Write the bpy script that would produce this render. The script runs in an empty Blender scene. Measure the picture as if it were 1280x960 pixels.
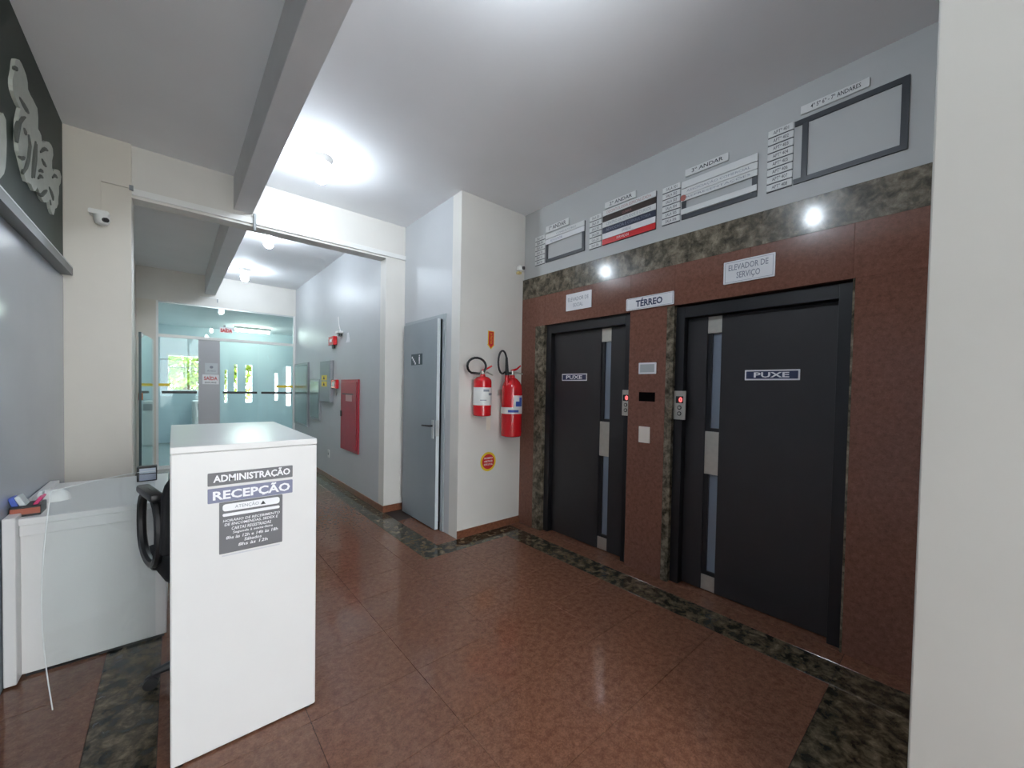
import bpy, bmesh, math, random
from mathutils import Vector, Matrix
random.seed(7)
S = bpy.context.scene
C = S.collection
R = math.radians

# ------------------------------------------------------------------ camera
H = 1.457
f_px, cy_px = 492.57, 496.36
yaw, pitch, roll = R(40.6945), R(-1.2888), R(-1.0549)
fwd = Vector((math.sin(yaw)*math.cos(pitch), math.cos(yaw)*math.cos(pitch), math.sin(pitch)))
rt = Vector((math.cos(yaw), -math.sin(yaw), 0))
up = rt.cross(fwd)
r2 = rt*math.cos(roll) - up*math.sin(roll)
u2 = rt*math.sin(roll) + up*math.cos(roll)
cam = bpy.data.cameras.new('camera'); co = bpy.data.objects.new('camera', cam); C.objects.link(co)
m = Matrix.Identity(4)
for i in range(3):
    m[i][0] = r2[i]; m[i][1] = u2[i]; m[i][2] = -fwd[i]
m[0][3], m[1][3], m[2][3] = 0, 0, H
co.matrix_world = m
cam.sensor_fit = 'HORIZONTAL'; cam.sensor_width = 36.0
cam.lens = f_px*36.0/1280.0
cam.shift_y = (cy_px-480.0)/1280.0
cam.clip_start = 0.02; cam.clip_end = 200
S.camera = co

# ------------------------------------------------------------------ world, exposure
LAMP = 108.0
SKY = 7.6
w = bpy.data.worlds.new('overcast_sky'); S.world = w; w.use_nodes = True
bgn = w.node_tree.nodes['Background']
bgn.inputs[0].default_value = (0.98, 0.985, 1.0, 1); bgn.inputs[1].default_value = SKY
S.view_settings.view_transform = 'Standard'; S.view_settings.look = 'None'
S.view_settings.gamma = 1.0; S.view_settings.use_curve_mapping = False
S.view_settings.exposure = 0.55
S.cycles.use_denoising = True
S.cycles.max_bounces = 10; S.cycles.diffuse_bounces = 6; S.cycles.glossy_bounces = 5
S.cycles.transparent_max_bounces = 16
S.cycles.sample_clamp_indirect = 6.0

# ------------------------------------------------------------------ measures (metres)
W = 2.854      # granite face of the elevator wall
HC = 3.311     # ceiling
YE = 3.174     # extinguisher wall
XA = 2.062     # wall with the grey door
YD = 4.36      # header / pillar plane
XC = 1.83      # corridor right wall
HH = 2.904     # underside of the header
XP = -0.2475   # left side of the opening
XL = -0.607    # left wall surface
YG = 8.734     # glass partition
HB = 3.014     # underside of the beam
YF = 12.5      # far facade of the vestibule
YB = -2.8      # open shopfront behind the camera
XR = 1.5       # white wall at the right

# ------------------------------------------------------------------ materials
MATS = {}
def mat(name, col, rough=0.5, metal=0.0, spec=0.5, emit=None, estr=0.0, noise=0.0, nscale=20.0, bump=0.0, bscale=60.0, coat=0.0):
    if name in MATS: return MATS[name]
    M = bpy.data.materials.new(name); M.use_nodes = True
    nt = M.node_tree; b = nt.nodes['Principled BSDF']
    b.inputs['Base Color'].default_value = (*col, 1)
    b.inputs['Roughness'].default_value = rough
    b.inputs['Metallic'].default_value = metal
    b.inputs['Specular IOR Level'].default_value = spec
    if coat: b.inputs['Coat Weight'].default_value = coat; b.inputs['Coat Roughness'].default_value = 0.04
    if emit:
        b.inputs['Emission Color'].default_value = (*emit, 1); b.inputs['Emission Strength'].default_value = estr
    if noise or bump:
        tc = nt.nodes.new('ShaderNodeNewGeometry')
    if noise:
        n = nt.nodes.new('ShaderNodeTexNoise'); n.inputs['Scale'].default_value = nscale; n.inputs['Detail'].default_value = 4
        nt.links.new(tc.outputs['Position'], n.inputs['Vector'])
        rp = nt.nodes.new('ShaderNodeValToRGB')
        a = [max(0, c*(1-noise)) for c in col]; z = [min(1, c*(1+noise)) for c in col]
        rp.color_ramp.elements[0].position = 0.3; rp.color_ramp.elements[1].position = 0.7
        rp.color_ramp.elements[0].color = (*a, 1); rp.color_ramp.elements[1].color = (*z, 1)
        nt.links.new(n.outputs['Fac'], rp.inputs[0]); nt.links.new(rp.outputs[0], b.inputs['Base Color'])
    if bump:
        n2 = nt.nodes.new('ShaderNodeTexNoise'); n2.inputs['Scale'].default_value = bscale; n2.inputs['Detail'].default_value = 3
        nt.links.new(tc.outputs['Position'], n2.inputs['Vector'])
        bp = nt.nodes.new('ShaderNodeBump'); bp.inputs['Strength'].default_value = bump; bp.inputs['Distance'].default_value = 0.01
        nt.links.new(n2.outputs['Fac'], bp.inputs['Height']); nt.links.new(bp.outputs['Normal'], b.inputs['Normal'])
    MATS[name] = M
    return M

def granite(name, stops, scale, rough, speck=0.5, dist=0.0, fine=120.0, coord='Position', wav=0.0, spec=0.5):
    M = bpy.data.materials.new(name); M.use_nodes = True
    nt = M.node_tree; b = nt.nodes['Principled BSDF']; L = nt.links.new
    g = nt.nodes.new('ShaderNodeNewGeometry')
    n = nt.nodes.new('ShaderNodeTexNoise'); n.inputs['Scale'].default_value = scale; n.inputs['Detail'].default_value = 7
    n.inputs['Roughness'].default_value = 0.62; n.inputs['Distortion'].default_value = dist
    L(g.outputs['Position'], n.inputs['Vector'])
    rp = nt.nodes.new('ShaderNodeValToRGB')
    while len(rp.color_ramp.elements) < len(stops): rp.color_ramp.elements.new(0.5)
    for e, (p, c) in zip(rp.color_ramp.elements, stops): e.position = p; e.color = (*c, 1)
    L(n.outputs['Fac'], rp.inputs[0])
    v = nt.nodes.new('ShaderNodeTexVoronoi'); v.inputs['Scale'].default_value = fine
    L(g.outputs['Position'], v.inputs['Vector'])
    sp = nt.nodes.new('ShaderNodeSeparateColor'); L(v.outputs['Color'], sp.inputs[0])
    mr = nt.nodes.new('ShaderNodeMapRange'); mr.inputs['To Min'].default_value = 1-speck; mr.inputs['To Max'].default_value = 1+speck
    L(sp.outputs[0], mr.inputs['Value'])
    oi = nt.nodes.new('ShaderNodeObjectInfo')
    mo = nt.nodes.new('ShaderNodeMapRange'); mo.inputs['To Min'].default_value = 0.97; mo.inputs['To Max'].default_value = 1.03
    L(oi.outputs['Random'], mo.inputs['Value'])
    mu = nt.nodes.new('ShaderNodeMath'); mu.operation = 'MULTIPLY'; L(mr.outputs[0], mu.inputs[0]); L(mo.outputs[0], mu.inputs[1])
    vm = nt.nodes.new('ShaderNodeVectorMath'); vm.operation = 'SCALE'
    L(rp.outputs[0], vm.inputs[0]); L(mu.outputs[0], vm.inputs['Scale'])
    L(vm.outputs[0], b.inputs['Base Color'])
    b.inputs['Roughness'].default_value = rough; b.inputs['Specular IOR Level'].default_value = spec
    if wav:
        n2 = nt.nodes.new('ShaderNodeTexNoise'); n2.inputs['Scale'].default_value = 7; n2.inputs['Detail'].default_value = 2
        L(g.outputs['Position'], n2.inputs['Vector'])
        bp = nt.nodes.new('ShaderNodeBump'); bp.inputs['Strength'].default_value = wav; bp.inputs['Distance'].default_value = 0.004
        L(n2.outputs['Fac'], bp.inputs['Height']); L(bp.outputs['Normal'], b.inputs['Normal'])
    MATS[name] = M
    return M

def glass(name, tint, refl=0.12, rough=0.0):
    M = bpy.data.materials.new(name); M.use_nodes = True
    nt = M.node_tree; nt.nodes.remove(nt.nodes['Principled BSDF']); L = nt.links.new
    out = nt.nodes['Material Output']
    t = nt.nodes.new('ShaderNodeBsdfTransparent'); t.inputs[0].default_value = (*tint, 1)
    g = nt.nodes.new('ShaderNodeBsdfGlossy'); g.inputs['Roughness'].default_value = rough; g.inputs[0].default_value = (0.95, 1, 1, 1)
    fr = nt.nodes.new('ShaderNodeLayerWeight')
    pw = nt.nodes.new('ShaderNodeMath'); pw.operation = 'POWER'; pw.inputs[1].default_value = 5.0
    L(fr.outputs['Facing'], pw.inputs[0])
    ad = nt.nodes.new('ShaderNodeMath'); ad.operation = 'ADD'; ad.inputs[1].default_value = refl; ad.use_clamp = True
    L(pw.outputs[0], ad.inputs[0])
    mx = nt.nodes.new('ShaderNodeMixShader'); L(ad.outputs[0], mx.inputs[0]); L(t.outputs[0], mx.inputs[1]); L(g.outputs[0], mx.inputs[2])
    L(mx.outputs[0], out.inputs[0])
    MATS[name] = M
    return M

M_white = mat('white_paint', (0.72, 0.70, 0.66), 0.55, spec=0.3, noise=0.02, nscale=3, bump=0.02, bscale=90)
M_ceil = mat('ceiling_paint', (0.87, 0.875, 0.89), 0.7, spec=0.2, noise=0.02, nscale=2, bump=0.015, bscale=60)
M_beam = mat('beam_paint', (0.72, 0.72, 0.73), 0.6, spec=0.2, noise=0.03, nscale=4)
M_cream = mat('cream_paint', (0.70, 0.66, 0.59), 0.5, spec=0.3, noise=0.02, nscale=3)
M_corr = mat('corridor_paint', (0.54, 0.555, 0.57), 0.4, spec=0.35, noise=0.02, nscale=3)
M_red = granite('red_granite', [(0.30, (0.120, 0.051, 0.030)), (0.5, (0.168, 0.074, 0.045)), (0.72, (0.215, 0.101, 0.064))], 30, 0.11, 0.16, 0.2, 190)
M_redwall = granite('red_granite_cladding', [(0.30, (0.145, 0.064, 0.044)), (0.5, (0.19, 0.085, 0.060)), (0.72, (0.225, 0.104, 0.075))], 40, 0.15, 0.10, 0.1, 220, spec=0.35)
M_green = granite('green_granite', [(0.34, (0.035, 0.031, 0.020)), (0.46, (0.10, 0.085, 0.060)), (0.56, (0.175, 0.148, 0.107)), (0.70, (0.28, 0.235, 0.175))], 17, 0.13, 0.12, 0.35, 140, spec=0.3)
M_gfloor = granite('dark_mottled_floor_granite', [(0.36, (0.014, 0.013, 0.008)), (0.48, (0.055, 0.043, 0.026)), (0.58, (0.110, 0.084, 0.052)), (0.70, (0.19, 0.15, 0.10))], 17, 0.12, 0.12, 0.35, 140)
M_skirt = granite('skirting_granite', [(0.3, (0.16, 0.055, 0.03)), (0.7, (0.27, 0.11, 0.06))], 40, 0.3, 0.2, 0.1, 200)
M_grout = mat('dark_grout', (0.028, 0.016, 0.012), 0.8)
M_lam = mat('white_laminate', (0.70, 0.695, 0.69), 0.28, spec=0.4, noise=0.01, nscale=5)
M_dark = mat('charcoal_steel', (0.024, 0.022, 0.024), 0.38, spec=0.5, noise=0.06, nscale=6)
M_frame = mat('dark_steel_frame', (0.011, 0.011, 0.013), 0.35, noise=0.05, nscale=8)
M_steel = mat('brushed_steel', (0.55, 0.53, 0.48), 0.35, metal=0.7, noise=0.05, nscale=30)
M_chrome = mat('chrome', (0.8, 0.8, 0.8), 0.12, metal=1.0)
M_alu = mat('aluminium', (0.55, 0.58, 0.58), 0.35, metal=0.6)
M_black = mat('black_plastic', (0.012, 0.012, 0.013), 0.4)
M_fabric = mat('black_fabric', (0.018, 0.018, 0.020), 0.9, noise=0.2, nscale=200)
M_doorg = mat('blue_grey_door_paint', (0.27, 0.31, 0.335), 0.32, spec=0.5, noise=0.02, nscale=5)
M_doorf = mat('grey_frame_paint', (0.36, 0.40, 0.42), 0.35, noise=0.02, nscale=5)
M_redp = mat('red_paint', (0.62, 0.012, 0.018), 0.22, spec=0.5, coat=0.4)
M_redbox = mat('hydrant_red', (0.36, 0.012, 0.03), 0.35, noise=0.05, nscale=8)
M_wp = mat('white_plastic', (0.80, 0.80, 0.78), 0.35)
M_wsign = mat('white_sign', (0.80, 0.80, 0.82), 0.35)
M_gsign = mat('grey_sign', (0.13, 0.13, 0.14), 0.45)
M_bsign = mat('slate_blue_sign', (0.19, 0.20, 0.30), 0.45)
M_ink = mat('black_ink', (0.02, 0.02, 0.03), 0.5)
M_navy = mat('navy_ink', (0.02, 0.03, 0.09), 0.5)
M_grey_ink = mat('grey_ink', (0.25, 0.27, 0.32), 0.5)
M_wink = mat('white_ink', (0.85, 0.85, 0.88), 0.5)
M_redink = mat('red_ink', (0.60, 0.03, 0.03), 0.5)
M_yel = mat('yellow_print', (0.80, 0.58, 0.03), 0.45)
M_blue = mat('blue_print', (0.05, 0.10, 0.42), 0.45)
M_board = mat('dark_green_board', (0.014, 0.030, 0.020), 0.55, noise=0.15, nscale=3)
M_relief = mat('pale_relief', (0.50, 0.53, 0.48), 0.5, noise=0.06, nscale=20)
M_relief2 = mat('relief_groove_shade', (0.12, 0.13, 0.115), 0.6)
M_lav = mat('lavender_gloss_panel', (0.36, 0.39, 0.45), 0.16, spec=0.55, noise=0.03, nscale=2)
M_glassd = glass('clear_green_glass', (0.91, 0.975, 0.98), 0.018)
M_glassc = glass('clear_acrylic', (0.96, 0.975, 0.975), 0.02)
M_glassv = mat('dim_lift_window_glass', (0.20, 0.24, 0.30), 0.06, spec=0.8)
M_vest = mat('pale_blue_plaster', (0.62, 0.72, 0.77), 0.5, noise=0.02, nscale=3)
M_greyp = mat('grey_column_paint', (0.50, 0.50, 0.52), 0.5)
M_bulb = mat('lit_bulb', (0.9, 0.95, 1), 0.4, emit=(0.80, 0.90, 1.0), estr=LAMP)
M_tube = mat('lit_tube', (0.9, 1, 0.9), 0.4, emit=(0.90, 1.0, 0.88), estr=55)
M_leaf = mat('leaf_green', (0.22, 0.30, 0.03), 0.5, noise=0.5, nscale=6)
M_bark = mat('bark', (0.12, 0.08, 0.05), 0.9, noise=0.3, nscale=30)
M_asph = mat('outdoor_paving', (0.65, 0.65, 0.63), 0.85, noise=0.15, nscale=4)
M_panelg = mat('grey_green_cabinet', (0.16, 0.20, 0.20), 0.15, spec=0.6)
M_gbox = mat('grey_cabinet', (0.26, 0.28, 0.30), 0.35)

# ------------------------------------------------------------------ mesh helpers
class MB:
    def __init__(s): s.v = []; s.f = []
    def add(s, vs, fs):
        o = len(s.v); s.v += [tuple(v) for v in vs]; s.f += [tuple(i+o for i in f) for f in fs]; return s
    def box(s, x0, x1, y0, y1, z0, z1):
        x0, x1 = sorted((x0, x1)); y0, y1 = sorted((y0, y1)); z0, z1 = sorted((z0, z1))
        return s.add([(x0,y0,z0),(x1,y0,z0),(x1,y1,z0),(x0,y1,z0),(x0,y0,z1),(x1,y0,z1),(x1,y1,z1),(x0,y1,z1)],
                     [(0,3,2,1),(4,5,6,7),(0,1,5,4),(1,2,6,5),(2,3,7,6),(3,0,4,7)])
    def tube(s, pts, rad, n=10, caps=True, closed=False):
        pts = [Vector(p) for p in pts]; k = len(pts)
        rad = rad if isinstance(rad, (list, tuple)) else [rad]*k
        rings = []; prev = None
        for i, p in enumerate(pts):
            if closed: t = pts[(i+1) % k]-pts[i-1]
            else: t = pts[min(i+1, k-1)]-pts[max(i-1, 0)]
            t.normalize()
            if prev is None:
                a = Vector((0,0,1)) if abs(t.z) < 0.9 else Vector((1,0,0))
                nn = (a-t*a.dot(t)).normalized()
            else:
                nn = (prev-t*prev.dot(t)); nn = nn.normalized() if nn.length > 1e-6 else prev
            prev = nn; bb = t.cross(nn)
            rings.append([p+(nn*math.cos(2*math.pi*j/n)+bb*math.sin(2*math.pi*j/n))*rad[i] for j in range(n)])
        vs = [q for r_ in rings for q in r_]; fs = []
        for i in range(k if closed else k-1):
            a = i*n; b = ((i+1) % k)*n
            for j in range(n):
                fs.append((a+j, a+(j+1) % n, b+(j+1) % n, b+j))
        if caps and not closed:
            fs.append(tuple(range(n-1, -1, -1))); fs.append(tuple((k-1)*n+j for j in range(n)))
        return s.add(vs, fs)
    def lathe(s, prof, c, n=24):
        # prof: (radius, z) going up
        vs = []; fs = []; k = len(prof)
        for r_, z in prof:
            for j in range(n):
                a = 2*math.pi*j/n; vs.append((c[0]+r_*math.cos(a), c[1]+r_*math.sin(a), c[2]+z))
        for i in range(k-1):
            for j in range(n): fs.append((i*n+j, i*n+(j+1) % n, (i+1)*n+(j+1) % n, (i+1)*n+j))
        fs.append(tuple(range(n-1, -1, -1))); fs.append(tuple((k-1)*n+j for j in range(n)))
        return s.add(vs, fs)
    def prism(s, pts, d):
        d = Vector(d); k = len(pts); vs = [Vector(p) for p in pts]+[Vector(p)+d for p in pts]
        return s.add(vs, [tuple(range(k)), tuple(range(2*k-1, k-1, -1))]+[(i, i+k, (i+1) % k+k, (i+1) % k) for i in range(k)])
    def mesh(s, name, m, smooth=False, bevel=0.0, seg=2, off=(0,0,0)):
        me = bpy.data.meshes.new(name)
        me.from_pydata([(x-off[0], y-off[1], z-off[2]) for x, y, z in s.v], [], s.f)
        bm = bmesh.new(); bm.from_mesh(me)
        bmesh.ops.remove_doubles(bm, verts=bm.verts, dist=1e-6)
        bmesh.ops.recalc_face_normals(bm, faces=bm.faces)
        if bevel > 0:
            es = [e for e in bm.edges if len(e.link_faces) == 2 and e.calc_face_angle(0) > 0.6]
            bmesh.ops.bevel(bm, geom=es, offset=bevel, segments=seg, profile=0.5, affect='EDGES')
        bm.to_mesh(me); bm.free()
        if smooth:
            me.shade_smooth()
            try: me.set_sharp_from_angle(angle=R(40))
            except Exception: pass
        me.materials.append(m)
        return me
    def build(s, name, m, parent=None, smooth=False, bevel=0.0, seg=2, local=False):
        off = (0,0,0)
        if parent is not None and not local: off = origin(parent)
        me = s.mesh(name, m, smooth, bevel, seg, off)
        o = bpy.data.objects.new(name, me); C.objects.link(o)
        if parent is not None: o.parent = parent
        return o

def origin(o):
    v = Vector((0,0,0))
    while o is not None: v = v+o.location; o = o.parent
    return v
def tag(o, label=None, cat=None, group=None, kind=None):
    if label: o['label'] = label
    if cat: o['category'] = cat
    if group: o['group'] = group
    if kind: o['kind'] = kind
    return o
def thing(name, loc, label, cat, group=None, kind=None, rz=0):
    o = bpy.data.objects.new(name, None); C.objects.link(o); o.location = loc; o.rotation_euler = (0,0,rz)
    o.empty_display_size = 0.1
    return tag(o, label, cat, group, kind)
def B(*a): return MB().box(*a)
def struct(name, mb, m, label, cat, **k):
    return tag(mb.build(name, m, **k), label, cat, kind='structure')

# frames on walls: u to the viewer's right, v up, n out of the wall
def fr(face, a, b, c):
    if face == 'X-': return lambda u, v, n: (a-n, b-u, c+v)
    if face == 'X+': return lambda u, v, n: (a+n, b+u, c+v)
    if face == 'Y-': return lambda u, v, n: (a+u, b-n, c+v)
def fbox(F, u0, u1, v0, v1, n0, n1):
    p, q = F(u0, v0, n0), F(u1, v1, n1)
    return B(p[0], q[0], p[1], q[1], p[2], q[2])
def rrect(F, u0, u1, v0, v1, n0, n1, r=0.01, k=4):
    pts = []
    for cx_, cy_, a0 in ((u1-r, v1-r, 0), (u0+r, v1-r, 90), (u0+r, v0+r, 180), (u1-r, v0+r, 270)):
        for i in range(k+1):
            a = R(a0+90*i/k); pts.append((cx_+r*math.cos(a), cy_+r*math.sin(a)))
    P = [Vector(F(u, v, n0)) for u, v in pts]
    return MB().prism(P, Vector(F(0,0,n1))-Vector(F(0,0,n0)))
def fdisc(F, cu, cv, r, n0, n1, k=28, ru=None):
    ru = ru or r
    P = [Vector(F(cu+ru*math.cos(2*math.pi*i/k), cv+r*math.sin(2*math.pi*i/k), n0)) for i in range(k)]
    return MB().prism(P, Vector(F(0,0,n1))-Vector(F(0,0,n0)))
def text(F, s, u0, u1, v0, v1, n, m, parent, name='lettering', bold=0.0, fit='both', shear=0.0):
    cu = bpy.data.curves.new('t', 'FONT'); cu.body = s; cu.size = 1.0; cu.offset = bold; cu.resolution_u = 2; cu.shear = shear
    cu.align_x = 'CENTER'
    o = bpy.data.objects.new('t', cu); C.objects.link(o)
    bpy.context.view_layer.update()
    me = bpy.data.meshes.new_from_object(o.evaluated_get(bpy.context.evaluated_depsgraph_get()))
    bpy.data.objects.remove(o); bpy.data.curves.remove(cu)
    xs = [v.co.x for v in me.vertices]; ys = [v.co.y for v in me.vertices]
    if not xs: return None
    a0, a1, b0, b1 = min(xs), max(xs), min(ys), max(ys)
    su = (u1-u0)/(a1-a0); sv = (v1-v0)/(b1-b0)
    if fit == 'one': su = sv = min(su, sv)
    cu_, cv_ = (u0+u1)/2, (v0+v1)/2
    off = origin(parent)
    for v in me.vertices:
        p = F(cu_+(v.co.x-(a0+a1)/2)*su, cv_+(v.co.y-(b0+b1)/2)*sv, n)
        v.co = Vector(p)-off
    me.materials.clear(); me.materials.append(m)
    ob = bpy.data.objects.new(name, me); C.objects.link(ob); ob.parent = parent
    return ob

# ================================================================== THE SETTING
# ---- floor: grout bed with polished tiles and mottled border pieces
floor = struct('floor', B(-0.9, 3.3, YB, YF, -0.12, -0.0035), M_grout, 'polished reddish brown granite tile floor with dark mottled border strips', 'floor')
tile_cache = {}
def tile(x0, x1, y0, y1, green=False):
    wd, dp = round(x1-x0, 3), round(y1-y0, 3)
    if wd < 0.03 or dp < 0.03: return
    key = (wd, dp, green)
    g = 0.0008
    if key not in tile_cache:
        tile_cache[key] = B(-wd/2+g, wd/2-g, -dp/2+g, dp/2-g, -0.02, 0).mesh('border_tile' if green else 'floor_tile', M_gfloor if green else M_red, bevel=0.001, seg=1)
    o = bpy.data.objects.new('border_tile' if green else 'floor_tile', tile_cache[key]); C.objects.link(o)
    o.parent = floor; o.location = ((x0+x1)/2, (y0+y1)/2, 0)
rows = [(-2.78, -2.25), (-2.25, -1.76), (-1.76, -1.27), (-1.27, -0.78), (-0.78, -0.285), (-0.285, 0.12), (0.12, 0.42), (0.42, 0.975), (0.975, 1.395), (1.395, 1.815), (1.815, 2.235), (2.235, 2.655), (2.655, 2.95), (2.95, 3.16)]
for y0, y1 in rows:
    if y1 <= 0.121:
        xs = [(-0.607,-0.27,0), (-0.27,-0.05,1), (-0.05,.45,0), (.45,.95,0), (.95,1.45,0)]
    elif y1 <= 0.43:
        xs = [(-0.607,-0.27,0), (-0.27,-0.05,1), (-0.05,.45,0), (.45,.95,0), (.95,1.45,0), (1.45,1.95,1), (1.95,2.5,1), (2.5,2.72,1), (2.72,2.99,0)]
    elif y0 >= 2.94:
        xs = [(-0.607,-0.27,0), (-0.27,-0.05,1), (-0.05,.45,0), (.45,.95,0), (.95,1.45,0), (1.45,1.62,0), (1.62,2.06,1), (2.06,2.5,1), (2.5,2.72,1), (2.72,2.85,0)]
    else:
        xs = [(-0.607,-0.27,0), (-0.27,-0.05,1), (-0.05,.45,0), (.45,.95,0), (.95,1.45,0), (1.45,1.95,0), (1.95,2.5,0), (2.5,2.72,1), (2.72,2.99,0)]
    for a, b, g in xs: tile(a, b, y0, y1, bool(g))
y = 3.16
while y < YG-0.05:
    y1 = min(y+0.42, YG)
    xs = [(-0.607,-0.27,0), (-0.27,-0.05,1), (-0.05,.45,0), (.45,.95,0), (.95,1.45,0), (1.45,1.62,0), (1.62,1.84,1)]
    if y1 < 4.4: xs.append((1.84, 2.06, 0))
    for a, b, g in xs: tile(a, b, y, y1, bool(g))
    y = y1
struct('floor_vestibule', B(-0.9, 3.3, YG+0.05, YF, -0.01, 0.0), mat('vestibule_floor', (0.40, 0.44, 0.45), 0.25, noise=0.05), 'grey vestibule floor behind the glass partition', 'floor')
struct('ground_outdoors', B(-40, 40, -40, 60, -0.3, -0.125), M_asph, 'pale outdoor paving beyond the building', 'ground')

# ---- ceiling and beams
struct('ceiling', B(-0.9, 3.3, YB, YG+0.1, HC, HC+0.2), M_ceil, 'smooth off-white painted concrete ceiling over lobby and corridor', 'ceiling')
struct('trim_1', B(0.412, 0.555, YB, YD, HB, HC+0.05), M_beam, 'grey concrete ceiling beam running the length of the lobby', 'beam', bevel=0.004)
struct('trim_2', B(0.415, 0.565, YD+0.15, YG, HB-0.02, HC+0.05), M_beam, 'shadowed concrete ceiling beam inside the corridor', 'beam', bevel=0.004)

# ---- left wall
struct('wall_left', B(XL-0.25, XL-0.02, YB, YD+0.2, -0.05, HC), M_cream, 'left wall carrying the dark green board and the lavender panel', 'wall')
# ---- back wall: pillar, header and stub around the corridor opening
wb = thing('wall_back', (0.8, YD, 0), 'cream wall with the wide corridor opening under a deep header', 'wall', kind='structure')
B(XL-0.2, XP, YD-0.03, YD+0.2, 0, HC).build('pillar', M_cream, wb, bevel=0.004)
B(XP, XC, YD, YD+0.15, HH, HC).build('header', M_white, wb)
B(XC, XA+0.2, YD, YD+0.15, 0, HC).build('stub_wall', M_white, wb)
# ---- corridor
struct('wall_corridor', B(XC, XC+0.2, YD+0.15, YG+0.1, 0, HC), M_corr, 'pale blue-white corridor wall with red hydrant cabinet', 'wall')
struct('wall_corridor_left', B(-0.65, -0.45, YD+0.2, YG+0.1, 0, HC), M_cream, 'shaded left wall of the corridor', 'wall')
struct('wall_corridor_end', B(-0.45, XC, YG-0.03, YG+0.1, 2.79, HC), M_white, 'white wall band above the glass partition at the corridor end', 'wall')
struct('wall_corridor_side', B(-0.45, -0.215, YG-0.03, YG+0.1, 0, 2.79), M_cream, 'narrow wall strip left of the glass partition', 'wall')
# ---- wall with the grey door (opening cut)
DY0, DY1, DZ = 3.42, 4.31, 2.19
wd = thing('wall_door', (XA, 3.8, 0), 'pale side wall around the grey service door', 'wall', kind='structure')
B(XA, XA+0.12, DY1, YD, 0, HC).build('wall_piece', M_corr, wd)
B(XA, XA+0.12, YE+0.15, DY0, 0, HC).build('wall_piece', M_corr, wd)
B(XA, XA+0.12, DY0, DY1, DZ, HC).build('wall_piece', M_corr, wd)
B(XA+0.12, XA+0.2, DY0, DY1, 0, DZ).build('backing', M_doorf, wd)
# ---- extinguisher wall
struct('wall_extinguisher', B(XA, W+0.25, YE, YE+0.15, 0, HC), M_white, 'white wall panel carrying the two fire extinguishers', 'wall')
# ---- white wall at the right
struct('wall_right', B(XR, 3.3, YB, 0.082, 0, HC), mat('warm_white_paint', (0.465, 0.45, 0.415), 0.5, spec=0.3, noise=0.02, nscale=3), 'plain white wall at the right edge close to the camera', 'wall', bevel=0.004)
# ---- elevator wall
we = thing('wall_elevator', (W, 1.6, 0), 'reddish granite elevator wall with mottled granite band and white painted top', 'wall', kind='structure')
BB, BT = 2.405, 2.616
D1 = (2.835, 1.845, 2.10); D2 = (1.468, 0.442, 2.09)
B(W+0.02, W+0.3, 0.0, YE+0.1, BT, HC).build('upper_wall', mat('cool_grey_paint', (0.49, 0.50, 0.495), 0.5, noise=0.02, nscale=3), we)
B(W+0.18, W+0.3, 0.0, YE+0.1, 0, BT).build('wall_core', M_frame, we)
def slab(y0, y1, z0, z1, m=M_redwall, nm='granite_slab', x0=W, x1=W+0.18): return B(x0, x1, y0, y1, z0, z1).build(nm, m, we, bevel=0.0012, seg=1)
# band pieces
ys = [0.082, 0.9, 1.72, 2.45, YE]
for a, b in zip(ys[:-1], ys[1:]): slab(a, b, BB, BT, M_green, 'band_slab')
for a, b in ((0.082, D2[1]), (D2[1], 0.96), (0.96, D2[0]), (D2[0], D1[1]), (D1[1], 2.34), (2.34, D1[0]), (D1[0], YE)):
    slab(a, b, 2.10, BB)
slab(2.965, YE, 0, 2.10); slab(D1[0], 2.965, 0, 2.10, M_green, 'jamb_slab')
slab(1.525, D1[1], 0, 1.05); slab(1.525, D1[1], 1.05, 2.10)
slab(D2[0], 1.525, 0, 2.10, M_green, 'jamb_slab')
slab(0.082, 0.432, 0, 1.05); slab(0.082, 0.432, 1.05, 2.10); slab(0.432, D2[1], 0, 2.10, M_green, 'jamb_slab')

# ---- skirting
def skirt(n, mb, lab): struct(n, mb, M_skirt, lab, 'skirting', bevel=0.002)
skirt('baseboard_extinguisher', B(XA-0.002, W, YE-0.012, YE, 0, 0.075), 'reddish stone skirting under the fire extinguishers')
skirt('baseboard_stub', B(XC-0.012, XA, YD-0.012, YD, 0, 0.078), 'short reddish skirting piece beside the grey door')
skirt('baseboard_corridor', B(XC-0.012, XC, YD, YG-0.03, 0, 0.075), 'long dark reddish skirting along the corridor wall')

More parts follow.
